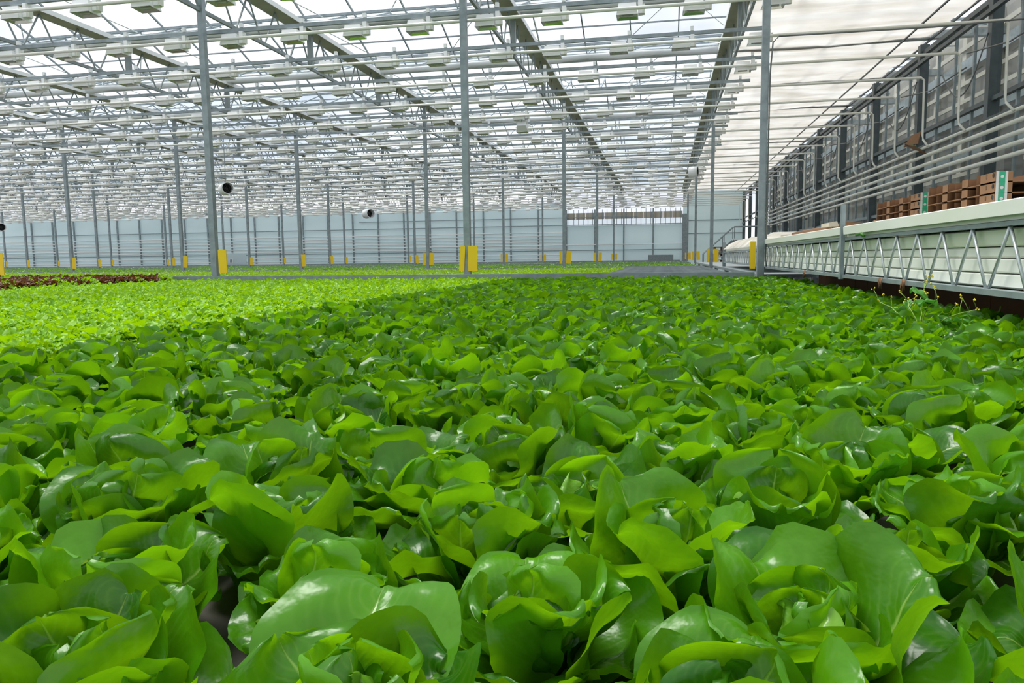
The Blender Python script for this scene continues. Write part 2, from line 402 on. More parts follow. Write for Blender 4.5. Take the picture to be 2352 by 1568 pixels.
# beam mesh sits at the top
for mn in ('beam', 'flange'):
    for vtx in tm[mn].vertices: vtx.co.z += H
SPAN = ('over near bed', 'first span past columns', 'second span past columns', 'third span past columns', 'span against far wall')
for si in range(5):
    y0 = -.24 + 12 * si
    for k, x in enumerate(CX):
        if not (in_view(x, y0 + 11.5, Z(ZB), 250) or in_view(x, y0 + 6, Z(ZB), 250)) and not (si == 0 and k < 3): continue
        lab = 'galvanised lattice roof truss edging the white shading cloth, ' + SPAN[si] if k == 0 else \
              'grey lattice truss with bounce-light olive top beam, ' + ordn(k) + ' line from the cloth, ' + SPAN[si]
        t = thing('roof_truss', (x, y0, Z(ZB)), lab, 'truss', 'roof trusses along the white shading cloth' if k == 0 else 'roof trusses over the beds')
        truss_parts(t, si in (1, 2) and k < 6, tm)

# ------------------------------------------------------------------ columns
shaft = MB().box(-.05, .05, -.05, .05, 0, Z(ZB) + H).mesh('shaft', 'galvanised')
foot = MB().box(-.10, .10, -.10, .10, 0, .015).mesh('base_plate', 'galvanised')
guard = MB().box(-.075, .075, -.008, .008, 0, .40).mesh('guard_plate', 'yellow')
guard_s = MB().box(-.04, .04, -.008, .008, 0, .40).mesh('guard_plate', 'yellow')
for ri, y in enumerate(ROWS):
    for k, x in enumerate(CX):
        if not in_view(x, y, Z(0), 160): continue
        if ri == 0:
            lab = {0: 'grey steel column at the corner of the white gutter rack, one yellow plate', 1: 'grey steel column flanked by two yellow guard plates at the near bed end',
                   2: 'tall grey steel column with one wide yellow plate beside the red lettuces'}.get(k, 'grey steel column with yellow plate behind the far corner of the red lettuces')
            grp = None
        else:
            lab = 'grey steel column with small yellow guard at the ' + ('second', 'third', 'fourth')[ri - 1] + ' row of columns beyond the near bed'
            grp = ('second', 'third', 'fourth')[ri - 1] + ' row of columns'
        c = thing('steel_column', (x, y, 0), lab, 'column', grp)
        link('shaft', shaft, c); link('base_plate', foot, c)
        g = Z(-.20)
        if ri == 0 and k == 1:
            link('guard_plate', guard_s, c, (-.085, -.07, g), (0, math.radians(4), 0)); link('guard_plate', guard, c, (.10, -.07, g))
        elif ri == 0 and k == 0:
            link('guard_plate', guard_s, c, (-.12, -.07, g))
        elif ri == 0:
            link('guard_plate', guard, c, (.19, -.07, g))
        else:
            link('guard_plate', guard, c, (.14, -.07, g), (0, random.uniform(-.06, .06), 0))
            if k < 3: link('guard_plate', guard_s, c, (-.10, -.07, g))

# ------------------------------------------------------------------ lamp rails, pipes, screens under the gutters
lamp_rows = [10.05 + 2 * i for i in range(25)]
for i, y in enumerate(lamp_rows):
    xl = max(-62, left(y))
    tag(MB().box(xl, 1.95 - .1 * (i % 3), -.025, .025, -.03, .03).build('lamp_rail', 'galvanised', None, (0, y, Z(3.88))),
        'grey lamp rail across the house, ' + ('just before the near columns' if i == 0 else ordn(i) + ' rail past the near columns'), 'rail', 'lamp rails under the roof')
    yp = y - .17; zp = Z(3.70)
    if i == 0: pts = [(xl, yp, zp), (5.0, yp, zp)]
    else:
        z2 = Z(2.40)
        pts = [(xl, yp, zp), (5.32, yp, zp), (5.38, yp, zp - .05), (5.40, yp, z2 + .1), (5.40, yp - .05, z2), (5.45, yp - .22, z2 - .16)]
    tag(MB().tube(pts, [.027] * 2 + [.022] * (len(pts) - 2), 8).build('heating_pipe', 'pipe_paint', None, (0, 0, 0), True),
        'pale overhead heating pipe beside the lamp rail ' + ('just before the near columns' if i == 0 else 'that is ' + ordn(i) + ' past the near columns'), 'pipe', 'overhead heating pipes')
for i, gy in enumerate(GY):
    if gy < 7: continue
    xl = max(-62, left(gy)); pts = []; n = int((1.3 - xl) / .8)
    for k in range(n + 1): pts.append((xl + (1.3 - xl) * k / n, random.uniform(-.02, .02), random.uniform(-.03, .02)))
    tag(MB().tube(pts, [random.uniform(.055, .10) for _ in pts], 7).build('rolled_screen', 'roll', None, (0, gy - .22, Z(4.99)), True),
        'white rolled shade screen under the ' + ('gutter before the near columns' if gy < 11 else 'gutter over the near columns' if gy < 12 else ordn(round((gy - 11.76) / 4)) + ' gutter past the near columns'), 'screen', 'rolled screens under the gutters')

# grow lamps
hood_v = []; 
hb = MB()
def hood(mb, x0, x1, yh, z0, z1, inset):
    mb.add([(x0, -yh, z0), (x1, -yh, z0), (x1, yh, z0), (x0, yh, z0), (x0 + inset, -yh + .03, z1), (x1 - inset, -yh + .03, z1), (x1 - inset, yh - .03, z1), (x0 + inset, yh - .03, z1)],
           [(4, 5, 6, 7), (0, 1, 5, 4), (1, 2, 6, 5), (2, 3, 7, 6), (3, 0, 4, 7)])
hood(hb, -.22, .10, .13, -.23, -.05, .03)
lm_hood = hb.mesh('hood', 'lamp_white')
rb = MB(); hood(rb, -.215, .095, .125, -.228, -.195, .03); lm_refl = rb.mesh('reflector', 'lamp_alloy')
lm_bal = MB().box(.10, .165, -.055, .055, -.20, .0).mesh('ballast', 'lamp_white')
lm_fin = MB().box(.165, .20, -.04, .04, -.20, -.06).mesh('end_cap', 'pipe_paint')
lm_knob = MB().box(.095, .15, -.03, .03, .07, .14).box(.115, .13, -.01, .01, .03, .07).mesh('junction_box', 'lamp_white')
lm_tube = MB().tube([(-.15, 0, -.212), (.03, 0, -.212)], .014, 6).mesh('bulb', 'print_white')
spots = []
for i, y in enumerate(lamp_rows):
    for k in range(56):
        x = 1.55 - 1.1 * k + .05 * math.sin(3 * k + i) + .22 * math.sin(i * 2.7) * min(1, k * .5); z = Z(3.85)
        if in_view(x, y, z, 120): spots.append((proj(x, y, z)[2], x, y, z, i, k))
spots.sort()
for d, x, y, z, ri, bk in spots[:300]:
    onaisle = x > 1.2
    t = thing('grow_lamp', (x, y, z), ('white grow lamp at the aisle end, ' if onaisle else 'white grow lamp, ' + ordn(bk + 1) + ' from the aisle, ') + ('on the rail before the near columns' if ri == 0 else ordn(ri) + ' rail past the near columns'),
              'grow lamp', 'grow lamps at the aisle end of the rails' if onaisle else 'grow lamps on the rails')
    t.rotation_euler.x = random.uniform(-.05, .05)
    link('hood', lm_hood, t); link('reflector', lm_refl, t); link('ballast', lm_bal, t); link('end_cap', lm_fin, t); link('junction_box', lm_knob, t); link('bulb', lm_tube, t)
far = MB()
for d, x, y, z, *_ in spots[300:]:
    m = MB(); hood(m, -.22, .10, .13, -.23, -.05, .03); m.box(.10, .19, -.055, .055, -.20, .0); m.box(.095, .15, -.03, .03, .03, .14)
    far.add([(a + x, b_ + y, c + z) for a, b_, c in m.v], m.f)
o = far.build('grow_lamp', 'lamp_white'); stuff(o); tag(o, 'mass of small white grow lamps under the far roof', 'grow lamps')

# one lamp swung loose
t = thing('floodlight', (-3.72, 20.05, Z(3.50)), 'white lamp with square green-lit underside tilted toward the beds', 'lamp')
m = MB(); hood(m, -.16, .16, .13, -.12, .06, .05); m.build('hood', 'lamp_white', t).rotation_euler = (.9, 0, .1)
m = MB(); hood(m, -.15, .15, .12, -.115, -.05, .05); m.build('reflector', 'lamp_alloy', t).rotation_euler = (.9, 0, .1)
MB().tube([(0, 0, 0), (0, 0, .36)], .012, 6).build('hanger', 'galvanised', t)
for sx in (-.12, .12): MB().tube([(sx, 0, .05), (sx, .1, .16)], .05, 8).build('end_cap', 'lamp_white', t)

# circulation fans
def fan(x, y, z, r, rz, label, hang, hl=.28):
    t = thing('circulation_fan', (x, y, z), label, 'fan', None, rz)
    n = 20; vs = []; fs = []
    for yy, rr in ((-hl, r), (hl, r), (hl, r * .86), (-hl, r * .86)):
        vs += [(rr * math.cos(2 * pi * k / n), yy, rr * math.sin(2 * pi * k / n)) for k in range(n)]
    for i in range(4):
        for k in range(n): fs.append((i * n + k, i * n + (k + 1) % n, ((i + 1) % 4) * n + (k + 1) % n, ((i + 1) % 4) * n + k))
    MB().add(vs, fs).build('housing', 'lamp_white', t, smooth=True)
    MB().tube([(0, -.1, 0), (0, .1, 0)], r * .25, 10).build('motor', 'black', t)
    for k in range(5):
        a = 2 * pi * k / 5
        bl = MB().box(r * .2, r * .88, -.006, .006, -r * .2, r * .2).build('blade', 'black', t); bl.rotation_euler = (.6, a, 0)
    MB().tube([(0, hl - .03, 0), (0, hl - .02, 0)], r * .87, 20).build('back_plate', 'black', t)
    for rr in (.35, .6, .85):
        MB().tube([(rr * r * math.cos(2 * pi * k / 16), -hl + .01, rr * r * math.sin(2 * pi * k / 16)) for k in range(17)], .008, 4, False).build('grille_ring', 'black', t)
    MB().tube([(0, 0, r), (0, 0, Z(3.86) - z)], .012, 6).build('hanger', 'galvanised', t)
fan(-13.7, 22.05, Z(2.30), .19, .75, 'white drum fan with dark grille showing beside the tall column', 1.3)
fan(-16.2, 40.05, Z(2.55), .26, .9, 'small white drum fan hanging in front of the far film wall', 1.1)
fan(.86, 24.05, Z(2.54), .17, 1.35, 'white drum fan seen side-on hanging near the aisle columns', 1.14, .13)
fan(-44.5, 44.05, Z(2.5), .28, .9, 'white drum fan hanging far back before the left film wall', 1.2)

# ------------------------------------------------------------------ beds
def bed(name, y0, y1, xl, xr, label):
    t = thing(name, (0, y0, 0), label, 'growing bed'); dz = 0 if y0 < 5 else .05
    MB().box(xl, xr, 0, y1 - y0, Z(BED) - .06, Z(BED)).build('tray', 'tray', t)
    MB().box(xl, min(xr, 1.3), y1 - y0 + .05, y1 - y0 + .13, Z(-.34) - dz, Z(-.245) - dz).build('end_beam', 'galvanised', t)
    x = xl + .5
    while x < xr:
        for yy in (.4, (y1 - y0) / 2, y1 - y0 - .3): MB().box(x - .04, x + .04, yy - .04, yy + .04, 0, Z(BED) - .06).build('leg', 'galvanised', t)
        x += 3.0
    return t
bed('growing_bed', .05, 11.45, -13.2, 2.35, 'long near growing bed planted with green and red lettuces')
bed('growing_bed', 12.4, 23.3, -27, 1.2, 'second growing bed beyond the first row of columns')
bed('growing_bed', 24.3, 35.3, -39, 1.2, 'third growing bed beyond the second row of columns')
bed('growing_bed', 36.3, 47.3, -51, 1.2, 'fourth growing bed beyond the third row of columns')
bed('growing_bed', 48.3, 58.6, -63, 1.2, 'last growing bed under the far film wall')
for j in range(16):
    tag(MB().box(-1.05, 1.15, -.06, .06, -.04, .03).build('empty_channel', 'galvanised', None, (0, 12.9 + .68 * j, Z(BED) + .12)), 'empty grey growing channel lying across the bare end of the second bed', 'channel', 'empty channels on the second bed')

# ------------------------------------------------------------------ leaves and lettuces
def leaf_arrays(Ln, Wd, e0, e1, kap, wave, nw, nu, nv, r, vc=.62, base=.16, pw=1.2, lump=.0055, tip=0.0):
    t = np.linspace(0, 1, nv + 1); v = np.sin(t * pi / 2) ** .92; v[0] = 0; v[-1] = 1
    hw = np.where(v < vc, base + (1 - base) * np.sin(np.clip(v / vc, 0, 1) * pi / 2) ** 1.35, np.sqrt(np.clip(1 - ((v - vc) / (1 - vc)) ** 2.3, 0, 1)))
    hw[-1] = .10
    hw = hw * Wd / 2
    el = np.radians(e0 + (e1 - e0) * v ** pw - tip * np.clip((v - .75) / .25, 0, 1) ** 2)
    dv = np.diff(v, prepend=0) * Ln
    rr = .012 + np.cumsum(np.cos(el) * dv); zz = np.cumsum(np.sin(el) * dv)
    u = np.linspace(-1, 1, nu + 1)
    p1, p2, p3, p4 = r.uniform(0, 2 * pi, 4)
    UU, VV = np.meshgrid(u, v); HW = hw[:, None] * np.ones_like(UU)
    kk = kap * (0.45 + .55 * VV)
    lat = HW * np.sin(kk * UU) / np.maximum(np.abs(kk), 1e-3) * np.sign(kk)
    off = HW * (1 - np.cos(kk * UU)) / np.where(np.abs(kk) < 1e-3, 1e-3, kk)
    th = np.arctan2(UU * HW, (VV - .55) * Ln)
    edge = np.maximum(np.abs(UU) ** 2.2 * np.clip(VV * 2.0, 0, 1), np.clip((VV - .72) / .28, 0, 1) ** 1.6)
    off = off + wave * edge * (np.sin(nw * th + p1) + .5 * np.sin((nw * 1.9) * th + p2) + .28 * np.sin((nw * 4.3) * th + p3))
    off = off + lump * np.sin(UU * 3.1 + p3) * np.sin(VV * 9 + p4) + lump * .7 * np.sin(UU * 6.3 + p4 + VV * 4) * np.sin(VV * 13 + p1)
    off = off - .006 * np.exp(-(UU / .10) ** 2) * (1 - VV)            # the rib is a groove above and a keel below
    ct, st = np.cos(el)[:, None], np.sin(el)[:, None]
    nt_ = r.uniform(0, 1) ** 2 * Ln * .16 * np.exp(-(UU / .38) ** 2) * np.clip((VV - .6) / .4, 0, 1) ** 1.5
    swerve = .012 * np.sin(VV * 2.4 + p2)
    X = lat + swerve; Yp = rr[:, None] - st * off - ct * nt_; Zp = zz[:, None] + ct * off - st * nt_
    P = np.stack([X, Yp, Zp], -1).reshape(-1, 3)
    UV = np.stack([UU * .5 + .5, VV], -1).reshape(-1, 2)
    a = np.arange(nv)[:, None] * (nu + 1) + np.arange(nu)[None, :]
    F = np.stack([a, a + 1, a + nu + 2, a + nu + 1], -1).reshape(-1, 4)
    return P, F, UV
KINDS = {  # name: (length range, width factor, e0, e1, kappa, wave, lobes, count of variants, material)
    'outer': ((.125, .155), (1.02, 1.22), (44, 64), (-15, 38), (.2, 1.0), (.006, .015), (2.2, 4.5), 12, 'leaf'),
    'mid':   ((.130, .160), (1.02, 1.22), (62, 78), (25, 72), (.5, 1.25), (.005, .013), (2.0, 4.0), 12, 'leaf'),
    'inner': ((.115, .140), (.95, 1.1), (76, 88), (70, 112), (.9, 1.5), (.004, .009), (2.0, 4.0), 8, 'leaf'),
    'heart': ((.090, .118), (.95, 1.15), (84, 92), (105, 165), (1.3, 1.9), (.003, .007), (2.0, 4.0), 6, 'leaf_heart'),
}
LEAF = {}; LEAFLO = {}
for kname, (l, wf_, a0, a1, kp, wv, nw, cnt, mat) in KINDS.items():
    LEAF[kname] = []; LEAFLO[kname] = []
    for i in range(cnt):
        U = lambda p: rng.uniform(*p)
        Ln = U(l); args = [Ln, Ln * U(wf_), U(a0), U(a1), U(kp), U(wv), U(nw)]
        tip = rng.choice([0, 0, 25, 60]) if kname in ('outer', 'mid') else 0
        sd = int(rng.integers(1e6))
        P_, F_, UV_ = leaf_arrays(*args, 16, 18, np.random.default_rng(sd), tip=tip)
        LEAF[kname].append(bigmesh('leaf', P_, F_, mat, UV_))
        LEAFLO[kname].append(leaf_arrays(*args, 6, 7, np.random.default_rng(sd), tip=tip))
def plan(r):
    out = []; a = r.uniform(0, 2 * pi)
    for kname, n, hz in (('outer', r.integers(6, 9), 0.0), ('mid', r.integers(6, 8), .006), ('inner', r.integers(3, 5), .016), ('heart', r.integers(3, 5), .03)):
        for i in range(n):
            a += 2.39996 + r.uniform(-.35, .35)
            out.append((kname, int(r.integers(len(LEAF[kname]))), a, r.uniform(-.12, .12), r.uniform(-.16, .16), r.uniform(.80, 1.08), hz))
    return out
sites = []
PX, PY = .262, .185
j = 0; y = .36
while y < 11.35:
    x = -2.20 + (.5 * PX if j % 2 else 0)
    while x < 1.62:
        xx = x + rng.uniform(-.022, .022); yy = y + rng.uniform(-.02, .02)
        if in_view(xx, yy, Z(-.38), 420 if y < 1.4 else 200): sites.append((xx, yy, rng.uniform(.95, 1.16), 1 + 2 * round((x + 2.2 - (.5 * PX if j % 2 else 0)) / PX) + j % 2))
        x += PX
    y += PY; j += 1
sites.sort(key=lambda s: math.hypot(s[0], s[1]))
near = sites[:300]; rest = sites[300:]
for x, y, s, ln_ in near:
    if x > 1.25: lab, grp = 'shaded butterhead lettuce growing under the edge of the white gutter rack', 'lettuces under the rack edge'
    elif x < -2.0: lab, grp = 'green butterhead lettuce in the ' + ordn(ln_) + ' line bordering the bright frilly lettuces', 'butterheads bordering the frilly lettuces'
    else: lab, grp = 'green butterhead lettuce in the ' + ordn(ln_) + ' line counted from the frilly lettuces', 'butterhead lettuces in the near bed'
    t = thing('butterhead_lettuce', (x, y, Z(BED)), lab, 'lettuce', grp)
    t.scale = (s,) * 3
    for kname, i, a, tx, ty, sc, hz in plan(rng):
        lo = link('leaf', LEAF[kname][i], t, (0, 0, hz), (tx, ty, a), sc)
def rotm(tx, ty, a): return np.array(Euler((tx, ty, a)).to_matrix())
def gather(sites_, builder):
    VV, FF, UU, base = [], [], [], 0
    for st in sites_:
        for P_, F_, UV_ in builder(st):
            VV.append(P_); FF.append(F_ + base); UU.append(UV_); base += len(P_)
    return np.concatenate(VV), np.concatenate(FF), np.concatenate(UU)
def b_lettuce(st):
    x, y, s, _ = st
    for kname, i, a, tx, ty, sc, hz in plan(rng):
        P_, F_, UV_ = LEAFLO[kname][i]
        yield (P_ @ rotm(tx, ty, a).T * (sc * s) + np.array([x, y, Z(BED) + hz])), F_, UV_
V, F, UV = gather(rest, b_lettuce)
o = stuff(link('butterhead_lettuces', bigmesh('butterhead_lettuces', V, F, 'leaf', UV)))
tag(o, 'far rows of green butterhead lettuces running to the bed end', 'lettuces')

# frilly lettuces: a dome of small ruffled leaflets
def frill_plant(r, n, nu, nv, R=.13, Hh=.15, lr=(.024, .042)):
    PP, FF, UU, base = [], [], [], 0
    for i in range(n):
        f = (i + .5) / n
        az = i * 2.39996 + r.uniform(-.4, .4)
        rad = R * math.sqrt(f) * r.uniform(.75, 1.05); hz = Hh * (1 - .5 * f) * r.uniform(.68, .92)
        ln = r.uniform(*lr)
        P_, F_, UV_ = leaf_arrays(ln, ln * r.uniform(1.0, 1.5), 75 - 40 * f + r.uniform(-20, 20), 10 - 50 * f + r.uniform(-30, 30), r.uniform(-.8, .8), ln * .16, r.uniform(7, 11), nu, nv, r, vc=.7, base=.35, lump=.002)
        P_ = P_ @ rotm(r.uniform(-.3, .3), r.uniform(-.3, .3), az).T
        d = np.array([-math.sin(az) * rad, math.cos(az) * rad, hz])
        PP.append(P_ + d); FF.append(F_ + base); UU.append(UV_); base += len(P_)
    return np.concatenate(PP), np.concatenate(FF), np.concatenate(UU)
FR = [frill_plant(np.random.default_rng(100 + i), 120, 6, 3) for i in range(7)]
FRLO = [frill_plant(np.random.default_rng(200 + i), 70, 4, 2, lr=(.03, .048)) for i in range(5)]
FRME = [bigmesh('frilly_lettuce', *f[:2], 'frill', f[2]) for f in FR]
FRRED = [bigmesh('red_lettuce', *f[:2], 'frill_red', f[2]) for f in FR[:4]]
fs_, rs_ = [], []
y = 1.6; j = 0
while y < 11.4:
    x = -2.36 - (.09 if j % 2 else 0)
    while x > -13:
        xx = x + rng.uniform(-.02, .02); yy = y + rng.uniform(-.02, .02)
        if in_view(xx, yy, Z(-.34), 60):
            (rs_ if xx < -8.15 else fs_).append((xx, yy, rng.uniform(.9, 1.15), 1 + round((-2.36 - x) / .095)))
        x -= .19
    y += .18; j += 1
fs_.sort(key=lambda s: math.hypot(s[0], s[1]))
for x, y, s, ln_ in fs_[:300]:
    t = link('frilly_lettuce', FRME[int(rng.integers(7))], None, (x, y, Z(BED)), (0, 0, rng.uniform(0, 6.28)), (s, s, s * 1.02))
    edge = x > -2.6
    tag(t, 'bright lime frilly lettuce in the row beside the butterheads' if edge else 'bright lime frilly lettuce in the ' + ordn(ln_) + ' line counted from the butterheads', 'lettuce',
        'frilly lettuces beside the butterheads' if edge else 'frilly lettuces in the pale green patch')
def b_fr(lo):
    def f(st):
        x, y, s = st[:3]; P_, F_, UV_ = lo[int(rng.integers(len(lo)))]
        yield P_ @ rotm(0, 0, rng.uniform(0, 6.28)).T * s + np.array([x, y, Z(BED)]), F_, UV_
    return f
V, F, UV = gather(fs_[300:], b_fr(FRLO))
o = stuff(link('frilly_lettuces', bigmesh('frilly_lettuces', V, F, 'frill', UV)))
tag(o, 'far rows of bright lime frilly lettuces along the bed end', 'lettuces')
for n_, (x, y, s, ln_) in enumerate(rs_):
    s *= 1.22
    t = link('red_lettuce', FRRED[int(rng.integers(4))] if rng.uniform() > .16 else FRME[0], None, (x, y, Z(BED)), (0, 0, rng.uniform(0, 6.28)), (s, s, s * 1.22))
    if t.data.name.startswith('red'): tag(t, 'dark red frilly lettuce in the patch at the far bed corner', 'lettuce', 'red lettuces')
    else: t.name = 'frilly_lettuce'; tag(t, 'lime frilly lettuce growing among the dark red lettuces', 'lettuce', 'green lettuces among the red ones')

# the beds beyond: low leafy cover, too far to count
def far_cover(name, y0, y1, xr, mat, label, step):
    st = []
    yy = y0
    while yy < y1:
        xx = xr
        while xx > left(yy) + 4:
            st.append((xx + rng.uniform(-.06, .06), yy + rng.uniform(-.06, .06), rng.uniform(.8, 1.15)))
            xx -= step
        yy += step * 1.15
    lo = [frill_plant(np.random.default_rng(300 + i), 12, 2, 1, R=step * .62, Hh=.16, lr=(.05, .08)) for i in range(4)]
    for q in lo: q[0][:, 0] *= 1.0
    V, F, UV = gather(st, b_fr(lo))
    tag(stuff(link(name, bigmesh(name, V, F, mat, UV))), label, 'lettuces')
far_cover('lettuce_cover', 12.55, 23.2, -1.25, 'frill', 'bright green lettuces filling the second bed', .26)
far_cover('lettuce_cover', 24.5, 35.2, 1.0, 'leaf', 'darker green lettuces filling the third bed', .36)
far_cover('lettuce_cover', 36.5, 47.2, 1.0, 'leaf', 'green lettuces filling the fourth bed', .5)

# ------------------------------------------------------------------ the rack of white growing gutters on the right
RX = 1.50
rack = thing('lattice_rack', (RX, 3.0, 0), 'galvanised lattice frame holding stacked white gutters beside the lettuces', 'rack')
RY0, RY1 = -.9, 9.35
MB().box(-.02, .02, RY0, RY1, Z(.115), Z(.136)).build('top_chord', 'galvanised', rack)
MB().box(-.03, .03, RY0, RY1, Z(-.198), Z(-.17)).build('bottom_chord', 'galvanised', rack)
d0 = MB().tube([(0, 0, Z(.116)), (0, .19, Z(-.172))], .008, 8).mesh('diagonal', 'galvanised_bright', True)
d1 = MB().tube([(0, 0, Z(.116)), (0, -.19, Z(-.172))], .008, 8).mesh('diagonal', 'galvanised_bright', True)
yy = .712 - .413 * 3
while yy < RY1 - .1:
    link('diagonal', d0, rack, (-.005, yy, 0)); link('diagonal', d1, rack, (-.005, yy, 0)); yy += .413
for yy in (3.78,): MB().box(-.05, -.02, yy - .03, yy + .03, Z(-.21), Z(.41)).build('post', 'galvanised', rack)
MB().box(-.05, .9, RY1 - .15, RY1 + .15, Z(-.26), Z(-.20)).build('bracket', 'galvanised', rack)
for yy in (0.2, 3.78, 9.0): MB().box(.85, .93, yy - .04, yy + .04, 0, Z(-.2)).build('leg', 'galvanised', rack)
for yy in (0.2, 2, 3.78, 6, 9.0): MB().box(0, .93, yy - .03, yy + .03, Z(-.205), Z(-.175)).build('cross_bar', 'galvanised', rack)
zs = [(-.166, -.101), (-.097, -.031), (-.027, .023), (.027, .108)]
names = ('lowest', 'second lowest', 'middle', 'upper')
for i, (a, b_) in enumerate(zs):
    g = MB(); xo = RX + .045 + (.012 if i == 2 else 0)
    g.prism([(xo, Z(a)), (xo - .012, Z(a) + .008), (xo - .012, Z(b_) - .006), (xo, Z(b_)), (xo + .9, Z(b_)), (xo + .9, Z(a))], 'y', 3 + RY0, 3 + RY1 - .05)
    o = g.build('growing_gutter', 'moss_white' if i == 3 else 'gutter_white')
    tag(o, names[i] + ' white plastic growing gutter stacked inside the lattice rack', 'gutter')
segs = [(2.1, 6.72), (6.78, 12.3)]
for i, (a, b_) in enumerate(segs):
    g = MB().prism([(RX - .04, Z(.160)), (RX - .045, Z(.222)), (RX - .03, Z(.228)), (RX + .9, Z(.228)), (RX + .9, Z(.140)), (RX + .0, Z(.140)), (RX + .0, Z(.158))], 'y', a, b_)
    tag(g.build('top_gutter', 'gutter_white'), 'white top gutter of the rack, ' + ('the length carrying the cardboard trays' if i == 0 else 'the length reaching the steel column'), 'gutter')
# moss sprig, hanging roots
tag(MB().tube([(1.445, 6.0, Z(.13)), (1.44, 6.06, Z(.15)), (1.44, 6.2, Z(.145))], .012, 5).build('moss_tuft', 'sprig_leaf', None, (0, 0, 0), True), 'small green moss tuft on the top bar of the rack', 'moss')
for yy, nm in ((5.55, 'left'), (5.05, 'right'), (8.4, 'far')):
    r_ = MB()
    for q in range(7):
        a = random.uniform(-.03, .03); r_.tube([(1.455, yy + a, Z(-.165)), (1.45, yy + a * 1.4, Z(-.2)), (1.45 + random.uniform(-.01, .01), yy + a * .8, Z(-.22 - random.uniform(0, .03)))], .004, 5)
    tag(r_.build('root_clump', 'card', None, (0, 0, 0), True), 'clump of dry brown roots hanging over the lower rack bar', 'roots', 'root clumps on the rack')

# second rack beyond the column, wrapped in pale sheet
r2 = thing('lattice_rack', (1.62, 13.6, 0), 'second lattice rack beyond the corner column under a pale sheet', 'rack')
MB().box(-.02, .02, 0, 8, Z(.07), Z(.1)).build('top_chord', 'galvanised', r2); MB().box(-.02, .02, 0, 8, Z(-.2), Z(-.17)).build('bottom_chord', 'galvanised', r2)
e0 = MB().tube([(0, 0, Z(.08)), (0, .19, Z(-.18))], .008, 6).mesh('diagonal', 'galvanised_bright'); e1 = MB().tube([(0, 0, Z(.08)), (0, -.19, Z(-.18))], .008, 6).mesh('diagonal', 'galvanised_bright')
for q in range(19): link('diagonal', e0, r2, (0, .3 + .4 * q, 0)); link('diagonal', e1, r2, (0, .3 + .4 * q, 0))
for yy in (.1, 7.9): MB().box(-.04, .04, yy - .04, yy + .04, Z(-.30), Z(.35)).build('post', 'galvanised', r2); MB().box(.8, .88, yy - .04, yy + .04, Z(-.30), Z(-.2)).build('leg', 'galvanised', r2)
for q, (a, b_) in enumerate(((-.16, -.05), (-.04, .06), (.11, .2))):
    tag(MB().box(1.66, 2.5, 13.7, 21.5, Z(a), Z(b_)).build('growing_gutter', 'gutter_white'), ('bottom', 'middle', 'top')[q] + ' white gutter on the sheet-covered rack', 'gutter')
sv = []; 
for j in range(25):
    for i in range(8):
        yy = 13.7 + 7.8 * j / 24; th = i / 7
        sv.append((1.62 + .9 * th - (.03 if i == 0 else 0), yy, Z(.21 + (.16 + .03 * math.sin(j * 1.3)) * math.sin(min(1, th * 3) * pi / 2)) - (.05 if i == 0 else 0)))
tag(MB().add(sv, [(j * 8 + i, j * 8 + i + 1, (j + 1) * 8 + i + 1, (j + 1) * 8 + i) for j in range(24) for i in range(7)]).build('pale_sheet', 'cloth', None, (0, 0, 0), True), 'pale crumpled sheet covering the second rack', 'sheet')

# cardboard trays on the rack
def tray(x, y0, y1, z, hgt, label, group=None):
    t = thing('cardboard_tray', (x, y0, z), label, 'cardboard tray', group)
    Ln = y1 - y0; w_ = .30; n = 8; pl = .22
    MB().box(0, w_, 0, Ln, 0, .006).box(w_ - .006, w_, 0, Ln, .006, hgt).box(0, w_, Ln - .006, Ln, .006, hgt).build('body', 'card', t)
    MB().box(0, .006, 0, pl, 0, hgt - .004).box(.006, .10, 0, .006, 0, hgt).build('end_panel', 'card', t)
    MB().box(-.002, 0, pl * .52, pl * .60, hgt * .45, hgt * .85).build('slot', 'card_shaded', t)
    MB().tube([(-.003, .02, hgt * .65), (.0, .02, hgt * .65)], .014, 12).build('vent_hole', 'black', t)
    for q in range(n):
        yy = pl + (Ln - pl) * (q + .5) / n; lean = .05 if q % 3 else .02
        MB().add([(0, yy, 0), (.13, yy + lean, 0), (.13, yy + lean, hgt - .006), (0, yy, hgt - .012 * (q % 2)), (.004, yy + .006, 0), (.134, yy + lean + .006, 0), (.134, yy + lean + .006, hgt - .006), (.004, yy + .006, hgt - .012 * (q % 2))],
                 [(0, 1, 2, 3), (7, 6, 5, 4), (0, 4, 5, 1), (1, 5, 6, 2), (2, 6, 7, 3), (3, 7, 4, 0)]).build('divider', 'card', t)
        if q % 3 == 2:
            MB().box(0, .006, yy - .10, yy, 0, hgt - .008).build('side_flap', 'card', t)
    MB().box(.006, .072, -.004, 0, 0, hgt).build('printed_end', 'print_white', t)
    gb = MB().box(.022, .056, -.006, -.004, 0, hgt).build('green_band', 'print_green', t)
    MB().tube([(.039, -.008, hgt * .5), (.039, -.006, hgt * .5)], .010, 12).build('white_dot', 'print_white', gb)
tier = ('lowest', 'second', 'third', 'top')
for q in range(4):
    if q < 3 or True:
        tray(2.0, 5.22, 6.42, Z(.229 + .067 * q), .066, 'brown cardboard tray with green band, ' + tier[q] + ' of the taller stack on the rack')
for q in range(4):
    tray(2.0, 6.62, 7.85, Z(.229 + .063 * q), .062, 'brown cardboard tray with green band, ' + tier[q] + ' of the stack nearer the corner column')
tag(MB().prism([(2.1, Z(.23)), (2.1, Z(.40)), (2.16, Z(.41)), (2.2, Z(.23))], 'y', 6.44, 6.58).build('pale_block', 'wood_pale'), 'small pale yellow block between the two tray stacks', 'block')
